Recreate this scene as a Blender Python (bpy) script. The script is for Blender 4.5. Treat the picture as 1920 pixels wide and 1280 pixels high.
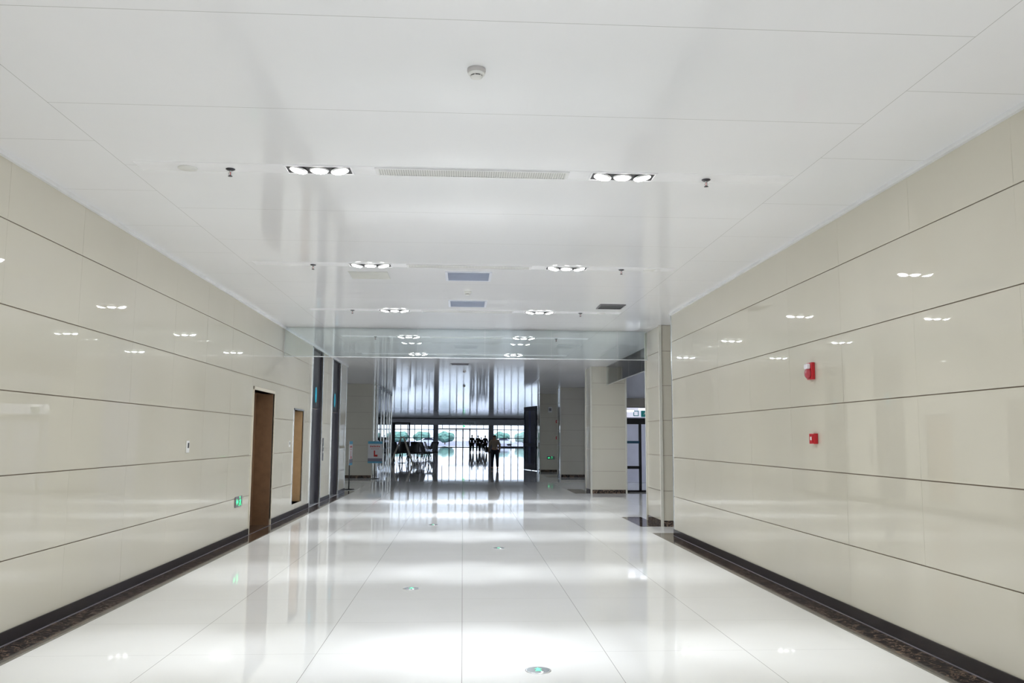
import bpy, bmesh, math, random
from mathutils import Vector, Matrix
random.seed(7)
sc = bpy.context.scene
for o in list(bpy.data.objects): bpy.data.objects.remove(o)
C = sc.collection
PI = math.pi

# ------------------------------------------------------------------ camera
EYE = 1.481; F = 1600.0; PITCH = 0.11269; YAW = 0.05649; ROLL = 0.00526
fw = Vector((math.sin(YAW)*math.cos(PITCH), math.cos(YAW)*math.cos(PITCH), math.sin(PITCH)))
rt = Vector((math.cos(YAW), -math.sin(YAW), 0)); up = rt.cross(fw)
rt2 = rt*math.cos(ROLL) + up*math.sin(ROLL); up2 = up*math.cos(ROLL) - rt*math.sin(ROLL)
cd = bpy.data.cameras.new('camera'); cam = bpy.data.objects.new('camera', cd); C.objects.link(cam)
m = Matrix((rt2, up2, -fw)).transposed().to_4x4(); m.translation = (0, 0, EYE); cam.matrix_world = m
cd.sensor_width = 36; cd.lens = 36*F/1920; cd.clip_end = 600
sc.camera = cam

# ------------------------------------------------------------------ sky, exposure
w = bpy.data.worlds.new('sky'); sc.world = w; w.use_nodes = True
bg = w.node_tree.nodes['Background']; bg.inputs[0].default_value = (0.84, 0.91, 1.0, 1); bg.inputs[1].default_value = 3.8
sc.view_settings.view_transform = 'Standard'; sc.view_settings.look = 'None'
sc.view_settings.exposure = 0.0; sc.view_settings.gamma = 1.0
sc.cycles.max_bounces = 14; sc.cycles.diffuse_bounces = 8; sc.cycles.glossy_bounces = 6; sc.cycles.transparent_max_bounces = 24
sc.cycles.caustics_reflective = False; sc.cycles.caustics_refractive = False
SPOT = 165.0          # watts of each narrow spotlight beam
WIDE = 5.3           # watts of each lamp's wide spill
ROWS = [6.21 + 3.515*k for k in range(5)]
GAIN = [.97, 1.0, 1.38, 1.8, 2.35, .95, .95, .95]   # how strongly each row of lamps burns, the three rows behind the viewer last
ROWS_BEHIND = [6.21 - 3.515*k for k in (1, 2, 3)]

# ------------------------------------------------------------------ materials
def lin(c):
    return tuple(((x/255)/12.92 if x/255 <= .04045 else ((x/255+.055)/1.055)**2.4) for x in c) + (1,)
MATS = {}
def mat(name, col, rough=.5, metal=0., emit=0., ior=1.5, coat=0., noise=None, bump=None, scale=3.):
    if name in MATS: return MATS[name]
    mm = bpy.data.materials.new(name); mm.use_nodes = True; nt = mm.node_tree
    b = nt.nodes['Principled BSDF']
    b.inputs['Base Color'].default_value = lin(col); b.inputs['Roughness'].default_value = rough
    b.inputs['Metallic'].default_value = metal; b.inputs['IOR'].default_value = ior
    b.inputs['Coat Weight'].default_value = coat
    if emit:
        b.inputs['Emission Color'].default_value = lin(col); b.inputs['Emission Strength'].default_value = emit
    geo = nt.nodes.new('ShaderNodeNewGeometry')
    n = nt.nodes.new('ShaderNodeTexNoise'); n.inputs['Scale'].default_value = scale; n.inputs['Detail'].default_value = 4
    nt.links.new(geo.outputs['Position'], n.inputs['Vector'])
    c2 = noise if noise else tuple(int(x*.97) for x in col)
    mx = nt.nodes.new('ShaderNodeMix'); mx.data_type = 'RGBA'
    mx.inputs['A'].default_value = lin(col); mx.inputs['B'].default_value = lin(c2)
    rp = nt.nodes.new('ShaderNodeMapRange'); rp.inputs['From Min'].default_value = .4; rp.inputs['From Max'].default_value = .65
    nt.links.new(n.outputs['Fac'], rp.inputs['Value']); nt.links.new(rp.outputs['Result'], mx.inputs['Factor'])
    nt.links.new(mx.outputs['Result'], b.inputs['Base Color'])
    if bump:
        n2 = nt.nodes.new('ShaderNodeTexNoise'); n2.inputs['Scale'].default_value = bump[0]; n2.inputs['Detail'].default_value = 1
        nt.links.new(geo.outputs['Position'], n2.inputs['Vector'])
        bp = nt.nodes.new('ShaderNodeBump'); bp.inputs['Strength'].default_value = 1; bp.inputs['Distance'].default_value = bump[1]
        nt.links.new(n2.outputs['Fac'], bp.inputs['Height']); nt.links.new(bp.outputs['Normal'], b.inputs['Normal'])
    MATS[name] = mm; return mm

def math_node(nt, op, a, b=None, c=None):
    n = nt.nodes.new('ShaderNodeMath'); n.operation = op
    for i, v in enumerate((a, b, c)):
        if v is None: continue
        if isinstance(v, (int, float)): n.inputs[i].default_value = v
        else: nt.links.new(v, n.inputs[i])
    return n.outputs[0]
def line_mask(nt, coord, period, offset, width):
    # 1 on a thin joint line every `period` metres
    t = math_node(nt, 'PINGPONG', math_node(nt, 'SUBTRACT', coord, offset), period/2)
    return math_node(nt, 'LESS_THAN', t, width/2)

def floor_material():
    mm = mat('floor_tile', (247, 247, 246), .035, ior=1.36, noise=(243, 243, 241), scale=.8, bump=(.9, .0009)); nt = mm.node_tree
    b = nt.nodes['Principled BSDF']; mx = [n for n in nt.nodes if n.type == 'MIX'][0]
    geo = [n for n in nt.nodes if n.type == 'NEW_GEOMETRY'][0]
    s = nt.nodes.new('ShaderNodeSeparateXYZ'); nt.links.new(geo.outputs['Position'], s.inputs[0])
    mk = math_node(nt, 'MAXIMUM', line_mask(nt, s.outputs['X'], 1., .01, .0035), line_mask(nt, s.outputs['Y'], 1., 6.14, .0018))
    m2 = nt.nodes.new('ShaderNodeMix'); m2.data_type = 'RGBA'
    nt.links.new(mk, m2.inputs['Factor']); nt.links.new(mx.outputs['Result'], m2.inputs['A']); m2.inputs['B'].default_value = lin((150, 148, 145))
    nt.links.new(m2.outputs['Result'], b.inputs['Base Color'])
    return mm
def ceiling_material():
    mm = mat('ceiling_panel', (240, 240, 243), .08, ior=1.24, noise=(236, 237, 240), scale=.5, bump=(1.3, .0005)); nt = mm.node_tree
    b = nt.nodes['Principled BSDF']; mx = [n for n in nt.nodes if n.type == 'MIX'][0]
    geo = [n for n in nt.nodes if n.type == 'NEW_GEOMETRY'][0]
    s = nt.nodes.new('ShaderNodeSeparateXYZ'); nt.links.new(geo.outputs['Position'], s.inputs[0])
    x = s.outputs['X']; y = s.outputs['Y']
    ax = math_node(nt, 'ABSOLUTE', x)
    inner = math_node(nt, 'LESS_THAN', ax, 2.49); outer = math_node(nt, 'SUBTRACT', 1.0, inner)
    a = math_node(nt, 'MULTIPLY', inner, line_mask(nt, y, 3.515/3, 3.86, .004))
    c = math_node(nt, 'MULTIPLY', outer, line_mask(nt, y, 3.515/3, 4.52, .004))
    d = math_node(nt, 'COMPARE', ax, 2.49, .0018)
    mk = math_node(nt, 'MAXIMUM', math_node(nt, 'MAXIMUM', a, c), d)
    m2 = nt.nodes.new('ShaderNodeMix'); m2.data_type = 'RGBA'
    nt.links.new(mk, m2.inputs['Factor']); nt.links.new(mx.outputs['Result'], m2.inputs['A']); m2.inputs['B'].default_value = lin((186, 186, 186))
    nt.links.new(m2.outputs['Result'], b.inputs['Base Color'])
    return mm
def marble_material():
    mm = mat('dark_marble', (46, 40, 38), .07); nt = mm.node_tree; b = nt.nodes['Principled BSDF']
    geo = [n for n in nt.nodes if n.type == 'NEW_GEOMETRY'][0]
    n1 = nt.nodes.new('ShaderNodeTexNoise'); n1.inputs['Scale'].default_value = 9; n1.inputs['Detail'].default_value = 8; n1.inputs['Distortion'].default_value = 1.6
    nt.links.new(geo.outputs['Position'], n1.inputs['Vector'])
    v = math_node(nt, 'ABSOLUTE', math_node(nt, 'SUBTRACT', n1.outputs['Fac'], .5))
    cr = nt.nodes.new('ShaderNodeValToRGB'); nt.links.new(v, cr.inputs[0])
    cr.color_ramp.elements[0].position = 0; cr.color_ramp.elements[0].color = lin((150, 126, 106))
    cr.color_ramp.elements[1].position = .035; cr.color_ramp.elements[1].color = lin((60, 51, 47))
    e = cr.color_ramp.elements.new(.12); e.color = lin((42, 37, 37))
    nt.links.new(cr.outputs[0], b.inputs['Base Color'])
    return mm
def glass_material(name, tint, ior=1.5):
    mm = bpy.data.materials.new(name); mm.use_nodes = True; nt = mm.node_tree; nt.nodes.clear()
    o = nt.nodes.new('ShaderNodeOutputMaterial'); mx = nt.nodes.new('ShaderNodeMixShader')
    t = nt.nodes.new('ShaderNodeBsdfTransparent'); t.inputs[0].default_value = tint
    g = nt.nodes.new('ShaderNodeBsdfGlossy'); g.inputs['Roughness'].default_value = .01
    f = nt.nodes.new('ShaderNodeFresnel'); f.inputs[0].default_value = ior
    nt.links.new(f.outputs[0], mx.inputs[0]); nt.links.new(t.outputs[0], mx.inputs[1]); nt.links.new(g.outputs[0], mx.inputs[2])
    nt.links.new(mx.outputs[0], o.inputs[0]); MATS[name] = mm; return mm

FLOOR = floor_material(); CEIL = ceiling_material(); MARBLE = marble_material()
GLASS = glass_material('clear_glass', (.97, .985, .98, 1)); TINTED = glass_material('tinted_facade_glass', (.84, .88, .93, 1)); CURTAIN_GLASS = glass_material('smoke_curtain_glass', (.90, .935, .93, 1))
PANEL = mat('beige_panel', (209, 204, 190), .010, ior=1.55, noise=(205, 200, 185), scale=.45, bump=(1.1, .0006))
GAP = mat('panel_gap', (168, 154, 142), .6)
CHROME = mat('satin_steel_trim', (222, 224, 226), .22, .7)
PAINT = mat('white_paint', (236, 236, 238), .35)
STRIPW = mat('white_strip', (246, 246, 250), .3)
BLACK = mat('black_metal', (16, 15, 20), .4)
LAMP = mat('lamp_face', (255, 253, 250), .5, emit=22)
STEEL = mat('brushed_steel', (122, 121, 128), .26, .85, noise=(112, 111, 119), scale=6)
DSTEEL = mat('dark_steel', (78, 76, 82), .3, .8)
TRIMW = mat('pale_edge_trim', (214, 212, 202), .3)
SKIRT = mat('dark_skirting', (50, 46, 48), .14)
WOOD = mat('brown_wood', (122, 92, 66), .4, noise=(112, 84, 60), scale=8)
LWOOD = mat('tan_wood', (176, 148, 112), .4, noise=(168, 140, 104), scale=8)
FRAMEB = mat('beige_frame', (216, 208, 190), .3)
RED = mat('red_plastic', (186, 22, 36), .3)
WPL = mat('white_plastic', (230, 230, 228), .35)
GREYP = mat('grey_plastic', (120, 118, 124), .4)
GRN = mat('green_light', (70, 255, 160), .5, emit=1.1)
CYAN = mat('cyan_display', (40, 150, 175), .4, emit=.5)
GRILLE = mat('grey_grille', (176, 180, 190), .4)
NAVY = mat('navy_frame', (30, 34, 52), .35, .3)
WALLP = mat('plaster_wall', (200, 198, 192), .6)
GREY = mat('grey_plaster', (150, 150, 156), .5)

# ------------------------------------------------------------------ mesh helpers
class MB:
    def __init__(s): s.bm = bmesh.new()
    def box(s, x0, x1, y0, y1, z0, z1, mi=0, M=None):
        vs = [Vector((x, y, z)) for z in (z0, z1) for y in (y0, y1) for x in (x0, x1)]
        if M: vs = [M @ v for v in vs]
        v = [s.bm.verts.new(c) for c in vs]
        for f in ((0,2,3,1),(4,5,7,6),(0,1,5,4),(1,3,7,5),(3,2,6,7),(2,0,4,6)):
            fc = s.bm.faces.new([v[i] for i in f]); fc.material_index = mi
        return s
    def lathe(s, prof, n=32, M=None, mi=0, cap=True):
        M = M or Matrix(); rings = []
        for r, z in prof:
            rings.append([s.bm.verts.new(M @ Vector((r*math.cos(2*PI*i/n), r*math.sin(2*PI*i/n), z))) for i in range(n)])
        for a, b in zip(rings, rings[1:]):
            for i in range(n):
                f = s.bm.faces.new((a[i], a[(i+1) % n], b[(i+1) % n], b[i])); f.material_index = mi; f.smooth = True
        if cap:
            for ring, rev in ((rings[0], True), (rings[-1], False)):
                f = s.bm.faces.new(ring[::-1] if rev else ring); f.material_index = mi
        return s
    def rod(s, a, b, r, n=12, mi=0, r2=None):
        a = Vector(a); b = Vector(b); d = b-a; L = d.length
        M = Matrix.Translation(a) @ d.to_track_quat('Z', 'Y').to_matrix().to_4x4()
        return s.lathe([(r, 0), (r if r2 is None else r2, L)], n, M, mi)
    def bar(s, a, b, w, t, mi=0):
        a = Vector(a); b = Vector(b); d = b-a; L = d.length
        M = Matrix.Translation(a) @ d.to_track_quat('Z', 'Y').to_matrix().to_4x4()
        return s.box(-w/2, w/2, -t/2, t/2, 0, L, mi, M)
    def poly(s, pts, M, t, mi=0):
        # a flat outline given real thickness t along local z
        a = [s.bm.verts.new(M @ Vector((x, y, 0))) for x, y in pts]; b = [s.bm.verts.new(M @ Vector((x, y, t))) for x, y in pts]
        n = len(pts)
        for f in (a[::-1], b): s.bm.faces.new(f).material_index = mi
        for i in range(n): s.bm.faces.new((a[i], a[(i+1) % n], b[(i+1) % n], b[i])).material_index = mi
        return s
    def sphere(s, c, r, n=14, sc_=(1, 1, 1), mi=0):
        M = Matrix.Translation(c) @ Matrix.Diagonal((*sc_, 1))
        k = 8; return s.lathe([(max(r*math.sin(PI*i/k), .0005), -r*math.cos(PI*i/k)) for i in range(k+1)], n, M, mi)
    def build(s, name, mats, parent=None, bevel=0):
        if not isinstance(mats, (list, tuple)): mats = [mats]
        bmesh.ops.recalc_face_normals(s.bm, faces=s.bm.faces)
        me = bpy.data.meshes.new(name); s.bm.to_mesh(me); s.bm.free()
        for q in mats: me.materials.append(q)
        o = bpy.data.objects.new(name, me); C.objects.link(o)
        if parent: o.parent = parent
        if bevel:
            bv = o.modifiers.new('bevel', 'BEVEL'); bv.width = bevel; bv.segments = 2; bv.limit_method = 'ANGLE'
        return o
def tag(o, label, cat, group=None, kind=None):
    if label: o['label'] = label
    if cat: o['category'] = cat
    if group: o['group'] = group
    if kind: o['kind'] = kind
    return o
def thing(name, label, cat, loc=(0, 0, 0), rz=0, group=None):
    o = bpy.data.objects.new(name, None); o.empty_display_size = .1; C.objects.link(o)
    o.location = loc; o.rotation_euler = (0, 0, rz); return tag(o, label, cat, group)
def struct(o, label, cat): return tag(o, label, cat, kind='structure')
def kids(o): return [c for c in bpy.data.objects if c.parent == o]
def dup(root, loc, rz=None, label=None, group=None):
    r = root.copy(); C.objects.link(r); r.location = loc
    if rz is not None: r.rotation_euler = (0, 0, rz)
    if label: r['label'] = label
    if group: r['group'] = group
    for ch in kids(root):
        c = ch.copy(); C.objects.link(c); c.parent = r
        for g in kids(ch):
            d = g.copy(); C.objects.link(d); d.parent = c
    return r

# ------------------------------------------------------------------ shell
WL, WR, H = -3.241, 3.273, 3.45
JZ = [.10, .598, 1.198, 1.798, 2.398, 2.998, 3.42]
def panel_face(mb, X, out, y0, y1, seam0, pitch, holes=(), zs=JZ, gapz=.008, gapy=.0015, edges=(True, True)):
    """stone panels (slot 0) over a darker backing (slot 1) on a wall whose face is x = X and whose inside is towards `out`"""
    seams = []; k = math.floor((y0-seam0)/pitch)-1
    while seam0+k*pitch < y1: seams.append(seam0+k*pitch); k += 1
    ys = sorted(set([y0, y1] + [q for q in seams if y0 < q < y1] + [q for h in holes for q in h[:2] if y0 < q < y1]))
    zz = sorted(set(list(zs) + [q for h in holes for q in h[2:] if zs[0] < q < zs[-1]]))
    rnd = random.Random(int(X*100)+5); tilt = {}
    for a, b in zip(ys, ys[1:]):
        for c, d in zip(zz, zz[1:]):
            my, mz = (a+b)/2, (c+d)/2
            if any(h[0] < my < h[1] and h[2] < mz < h[3] for h in holes): continue
            ky = math.floor((my-seam0)/pitch); kz = max(i for i in range(len(zs)) if zs[i] <= mz)
            if (ky, kz) not in tilt: tilt[(ky, kz)] = (rnd.uniform(-.0009, .0009), rnd.uniform(-.0013, .0013))
            ta, tb = tilt[(ky, kz)]; cy, cz = seam0+(ky+.5)*pitch, (zs[kz]+zs[min(kz+1, len(zs)-1)])/2
            ga = gapy/2 if a in seams else 0; gb = gapy/2 if b in seams else 0
            gc = gapz/2 if (c in zs and c != zs[0]) else 0; gd = gapz/2 if (d in zs and d != zs[-1]) else 0
            a2, b2, c2, d2 = a+ga, b-gb, c+gc, d-gd
            off = lambda y, z: X + out*(.0012 + ta*(y-cy) + tb*(z-cz))
            back = X - out*.014
            v = [mb.bm.verts.new(p) for p in ((off(a2,c2),a2,c2),(off(b2,c2),b2,c2),(off(b2,d2),b2,d2),(off(a2,d2),a2,d2),
                                              (back,a2,c2),(back,b2,c2),(back,b2,d2),(back,a2,d2))]
            for f in ((0,1,2,3),(4,7,6,5),(0,4,5,1),(1,5,6,2),(2,6,7,3),(3,7,4,0)): mb.bm.faces.new([v[i] for i in f])
def backing(mb, X, out, y0, y1, holes, z0=0, z1=H, t=.2, mi=1):
    ys = sorted(set([y0, y1] + [q for h in holes for q in h[:2]])); zz = sorted(set([z0, z1] + [min(max(q, z0), z1) for h in holes for q in h[2:]]))
    x0, x1 = sorted((X-out*.012, X-out*t))
    for a, b in zip(ys, ys[1:]):
        for c, d in zip(zz, zz[1:]):
            if any(h[0] < (a+b)/2 < h[1] and h[2] < (c+d)/2 < h[3] for h in holes): continue
            mb.box(x0, x1, a, b, c, d, mi)

D1 = (13.42, 14.88, 0, 2.21); D2 = (16.64, 17.60, .20, 2.0)
E1 = (18.5, 19.82, 0, 3.40); E2 = (21.32, 22.66, 0, 3.40)
LH = [D1, D2, E1, E2]
mb = MB(); panel_face(mb, WL, 1, -8, 23.95, 6.11, 1.2, LH); backing(mb, WL, 1, -8, 23.95, LH)
mb.box(WL-.2, WL-.012, 23.95, 23.97, 0, H, 1)
struct(mb.build('wall_left', [PANEL, GAP]), 'long left wall of polished beige stone panels', 'wall')
mb = MB(); panel_face(mb, WR, -1, -8, 13.25, 4.79, 1.2); backing(mb, WR, -1, -8, 13.25, [])
struct(mb.build('wall_right', [PANEL, GAP]), 'long right wall of polished beige stone panels', 'wall')
mb = MB().box(WR-.006, WR+.03, 13.22, 13.262, 0, H-.03); struct(mb.build('trim_1', CHROME), 'bright metal corner trim at the far end of the right wall', 'trim')
mb = MB().box(WL-.03, WL+.006, 23.93, 23.975, 0, H-.03); struct(mb.build('trim_2', CHROME), 'bright metal corner trim at the far end of the left wall', 'trim')
# white trim under the ceiling
for nm, X, o_, y1 in (('trim_3', WL, 1, 23.95), ('trim_4', WR, -1, 13.25)):
    mb = MB(); xs = sorted((X, X+o_*.03)); mb.box(xs[0], xs[1], -8, y1, 3.419, 3.4495)
    struct(mb.build(nm, mat('matt_white_trim', (232, 232, 234), .8)), 'thin white trim where the %s wall meets the ceiling' % ('left' if o_ > 0 else 'right'), 'trim')
# floor, border, baseboards
struct(MB().box(-13, 13, -8, 150, -.1, 0).build('floor', FLOOR), 'glossy near-white tiled floor', 'floor')
def skirting(nm, X, o_, spans, label):
    mb = MB()
    for a, b in spans:
        xs = sorted((X, X+o_*.012)); mb.box(xs[0], xs[1], a, b, 0, .10)
    return struct(mb.build(nm, SKIRT, bevel=.002), label, 'baseboard')
skirting('baseboard_left', WL, 1, [(-8, 13.38), (14.92, 18.46), (19.86, 21.28), (22.70, 23.95)], 'dark marble baseboard along the left wall')
skirting('baseboard_right', WR, -1, [(-8, 13.25)], 'dark marble baseboard along the right wall')
mb = MB(); mb.box(WL, WL+.25, -8, 24.2, 0, .003); struct(mb.build('trim_5', MARBLE), 'dark marble floor border along the left wall', 'trim')
mb = MB(); mb.box(WR-.25, WR, -8, 13.6, 0, .003); mb.box(WR, WR+.5, 13.25, 13.6, 0, .003); struct(mb.build('trim_6', MARBLE), 'dark marble floor border along the right wall', 'trim')
SEAM_GLINT = mat('seam_glint', (138, 132, 142), .3); EDGE = mat('grey_stone_edge', (128, 124, 116), .15)
struct(MB().box(WL+.012, WL+.018, -8, 23.95, 0, .007).build('trim_12', SEAM_GLINT), 'fine joint, its glint painted pale, at the foot of the left baseboard', 'trim')  # pale seam tone imitates light caught along the baseboard bevel
struct(MB().box(WR-.018, WR-.012, -8, 13.25, 0, .007).build('trim_13', SEAM_GLINT), 'fine joint, its glint painted pale, at the foot of the right baseboard', 'trim')
struct(MB().box(WL+.25, WL+.272, -8, 24.2, 0, .0032).build('trim_14', EDGE), 'thin grey stone edge of the left floor border', 'trim')
struct(MB().box(WR-.266, WR-.25, -8, 13.6, 0, .0032).build('trim_15', EDGE), 'thin grey stone edge of the right floor border', 'trim')
mb = MB(); mb.box(WL-.34, WL, 13.42, 14.88, 0, .003); struct(mb.build('trim_16', MARBLE), 'dark marble threshold of the tall brown door', 'trim')
# ceiling with holes left for the light fittings kept simple: one slab
struct(MB().box(-13, 13, -8, 88, H, H+.12).build('ceiling', CEIL), 'glossy white metal panel ceiling', 'ceiling')
struct(MB().box(-13.5, 13.5, 87.9, 150, 9, 9.2).build('ceiling_hall', PAINT), 'high ceiling of the entrance hall in the distance', 'ceiling')
# wall behind the camera with a tall window, room behind left wall closed off
mb = MB(); mb.box(-3.5, -2.2, -8.2, -8, 0, H); mb.box(2.2, 3.6, -8.2, -8, 0, H); mb.box(-2.2, 2.2, -8.2, -8, 2.9, H)
struct(mb.build('wall_back', WALLP), 'end wall behind the viewer', 'wall')
def window(nm, x0, x1, y, z0, z1, nv, hz, fmat, label, fw_=.05, depth=.08, kind='window', pane=None):
    """window frame in a wall that runs along x; nv panes across"""
    mb = MB(); mb.box(x0, x1, y-depth/2, y+depth/2, z0, z0+fw_); mb.box(x0, x1, y-depth/2, y+depth/2, z1-fw_, z1)
    for i in range(nv+1):
        xx = x0+(x1-x0)*i/nv; a = min(max(xx-fw_/2, x0), x1-fw_); mb.box(a, a+fw_, y-depth/2, y+depth/2, z0+fw_, z1-fw_)
    for h in hz: mb.box(x0+fw_, x1-fw_, y-depth/2+.004, y+depth/2-.004, h-fw_/2, h+fw_/2)
    o = struct(mb.build(nm, fmat), label, kind)
    MB().box(x0+fw_*.5, x1-fw_*.5, y-.006, y+.006, z0+fw_*.5, z1-fw_*.5).build('pane', pane or (TINTED if y > 100 else GLASS), o)
    return o
window('window_1', -2.2, 2.2, -8.1, 0, 2.9, 4, [1.1], NAVY, 'glazed doors behind the viewer')

# ------------------------------------------------------------------ openings in the left wall
d = thing('door_1', 'tall brown wood door in a beige frame, nearest door in the left wall', 'door', (0, 0, 0)); d['kind'] = 'structure'
mb = MB(); a, b, z0, z1 = D1
mb.box(WL-.02, WL+.014, a-.04, a, 0, z1+.05); mb.box(WL-.02, WL+.014, b, b+.022, 0, z1+.05); mb.box(WL-.02, WL+.014, a-.04, b+.022, z1, z1+.05)
mb.build('door_frame', FRAMEB, d, bevel=.003)
MB().box(WL-.34, WL-.02, b-.002, b+.02, 0, z1).box(WL-.34, WL-.02, a-.02, a+.002, 0, z1).box(WL-.34, WL-.02, a, b, z1, z1+.02).build('door_lining', WOOD, d)
lf = MB().box(WL-.34, WL-.30, a, b, 0, z1).build('door_leaf', WOOD, d)
MB().rod((WL-.30, a+.1, 1.0), (WL-.25, a+.1, 1.0), .012).rod((WL-.255, a+.1, 1.0), (WL-.255, a+.22, 1.0), .01).build('door_handle', CHROME, lf)
d = thing('door_2', 'smaller tan cabinet door set above the baseboard, between the tall door and the lifts', 'door'); d['kind'] = 'structure'
a, b, z0, z1 = D2; mb = MB()
mb.box(WL-.02, WL+.012, a-.03, a, z0, z1+.03); mb.box(WL-.02, WL+.012, b, b+.015, z0, z1+.03); mb.box(WL-.02, WL+.012, a-.03, b+.015, z1, z1+.03)
mb.build('door_frame', CHROME, d)
MB().box(WL-.24, WL-.014, b-.002, b+.015, z0, z1).box(WL-.24, WL-.014, a-.015, a+.002, z0, z1).box(WL-.24, WL-.014, a, b, z1, z1+.015).build('door_lining', LWOOD, d)
MB().box(WL-.24, WL-.014, a, b, z0-.02, z0).build('sill', PANEL, d)
MB().box(WL-.24, WL-.21, a, b, z0, z1).build('door_leaf', LWOOD, d)
def lift(nm, hole, label):
    a, b, z0, z1 = hole; d = thing(nm, label, 'lift door'); d['kind'] = 'structure'
    mb = MB(); mb.box(WL-.02, WL+.02, a-.03, a, 0, z1+.03); mb.box(WL-.02, WL+.02, b, b+.03, 0, z1+.03); mb.box(WL-.02, WL+.02, a-.03, b+.03, z1, z1+.035)
    mb.build('door_frame', CHROME, d, bevel=.004)
    MB().box(WL-.10, WL-.02, b-.002, b+.025, 0, z1).box(WL-.10, WL-.02, a-.025, a+.002, 0, z1).box(WL-.10, WL-.02, a, b, z1-.002, z1+.02).build('door_lining', DSTEEL, d)
    hp = MB().box(WL-.10, WL-.055, a, b, 2.12, z1).build('header_panel', DSTEEL, d)
    yc = a+.62*(b-a)
    tag(MB().lathe([(.15, 0), (.15, .008)], 40, Matrix.Translation((WL-.055, yc, 2.42)) @ Matrix.Rotation(PI/2, 4, 'Y') @ Matrix.Diagonal((1.15, .55, 1, 1))).build('floor_display', CYAN, hp), 'oval cyan floor display', None)
    for s in (0, 1):
        MB().box(WL-.12, WL-.085, a+(b-a)*.5*s+.003, a+(b-a)*.5*(s+1)-.003, 0.005, 2.10).build('door_leaf', STEEL, d)
    MB().box(WL-.12, WL-.02, a, b, 0, .006).build('sill', CHROME, d)
    return d
lift('door_3', E1, 'first lift opening from the viewer, tall dark steel surround with cyan oval display')
lift('door_4', E2, 'second lift opening, farther from the viewer, at the end of the left wall')
t = thing('call_panel', 'slim steel lift call panel on the wall between the two lifts', 'button panel', (WL+.0015, 20.12, 1.2))
MB().box(0, .012, -.06, .06, -.26, .26).build('plate', STEEL, t, bevel=.003)
for z in (-.06, .06): MB().lathe([(.018, 0), (.018, .004)], 20, Matrix.Translation((.012, 0, z)) @ Matrix.Rotation(PI/2, 4, 'Y')).build('button', WPL, t)

# ------------------------------------------------------------------ pillars
def pillar(x0, x1, y0, y1, label, side=-1):
    t = thing('pillar', label, 'pillar', (0, 0, 0))
    mb = MB(); rnd = random.Random(int(y0*10))
    mb.box(x0+.012, x1-.012, y0+.012, y1-.012, 0, H, 1)
    zs = JZ[:-1]+[H]
    for c, d in zip(zs, zs[1:]):
        c2 = c+(.0045 if c != zs[0] else 0); d2 = d-.0045
        r = rnd.uniform(-.001, .001)
        mb.box(x0+.012, x1-.012, y0+r, y0+.014, c2, d2); mb.box(x0+.012, x1-.012, y1-.014, y1, c2, d2)
        mb.box(x0+r, x0+.014, y0+.012, y1-.012, c2, d2); mb.box(x1-.014, x1, y0+.012, y1-.012, c2, d2)
    mb.build('cladding', [PANEL, GAP], t)
    for x in (x0, x1):
        for y in (y0, y1):
            MB().box(x-.022, x+.022, y-.022, y+.022, 0, H).build('corner_trim', TRIMW, t)
    MB().box(x0-.008, x1+.008, y0-.008, y1+.008, 0, .10).build('plinth', MARBLE, t)
    return t
pillar(3.405, 4.40, 14.6, 15.75, 'beige stone pillar nearest the viewer, just past the end of the right wall')
pillar(3.50, 4.46, 23.3, 24.3, 'broad beige stone pillar left of the glass side doors')
pillar(3.76, 4.72, 33.0, 34.0, 'shaded pillar right of the wall with the green exit sign')
pillar(3.42, 4.22, 38.0, 39.0, 'shaded pillar carrying a small green exit sign beside the open navy door')
pillar(-4.9, -3.33, 31.9, 32.8, 'dark shaded stone pillar on the left, behind the notice stands')
def plinth_border(nm, x0, x1, y0, y1, label): struct(MB().box(x0, x1, y0, y1, 0, .003).build(nm, MARBLE), label, 'trim')
plinth_border('trim_7', 3.03, 3.4, 14.6, 16.35, 'dark marble floor inlay beside the nearest pillar')
plinth_border('trim_8', 3.05, 3.49, 23.3, 25.2, 'dark marble floor inlay beside the broad pillar')
plinth_border('trim_9', 3.2, 3.75, 33.0, 34.6, 'dark marble floor inlay beside the shaded pillar')
# ------------------------------------------------------------------ right side room with windows
def side_window_wall(nm, X, y0, y1, wins, z0, z1, t, fmat, start, label, nameit=True):
    mb = MB(); holes = [(a, b, z0, z1) for a, b in wins]
    ys = sorted(set([y0, y1]+[q for h in holes for q in h[:2]])); zz = [0, z0, z1, H]
    for a, b in zip(ys, ys[1:]):
        for c, d in zip(zz, zz[1:]):
            if any(h[0] < (a+b)/2 < h[1] and h[2] < (c+d)/2 < h[3] for h in holes): continue
            mb.box(X, X+t, a, b, c, d)
    struct(mb.build(nm, WALLP), label, 'wall')
    n = start
    for a, b in wins:
        mb = MB(); f = .05; xm = X+t/2
        mb.box(xm-.03, xm+.03, a, b, z0, z0+f); mb.box(xm-.03, xm+.03, a, b, z1-f, z1)
        for i in range(4):
            yy = a+(b-a-f)*i/3; mb.box(xm-.03, xm+.03, yy, yy+f, z0+f, z1-f)
        mb.box(xm-.026, xm+.026, a+f, b-f, 1.62, 1.67)
        o = struct(mb.build('window_%d' % n, fmat), 'side window %d in the %s' % (n-start+1, label.split(' of')[0].split(' with')[0]), 'window')
        MB().box(xm-.006, xm+.006, a+f/2, b-f/2, z0+f/2, z1-f/2).build('pane', GLASS, o); n += 1
    return n
wins = [(16.5+4.2*k, 19.1+4.2*k) for k in range(14)]
nwin = side_window_wall('wall_west', -13.2, 24, 88, [(26+4.2*k, 29+4.2*k) for k in range(14)], .6, 3.2, .2, PAINT, 16, 'outer left wall of the far hall')  # windows added to this unseen wall to brighten the far hall
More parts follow.
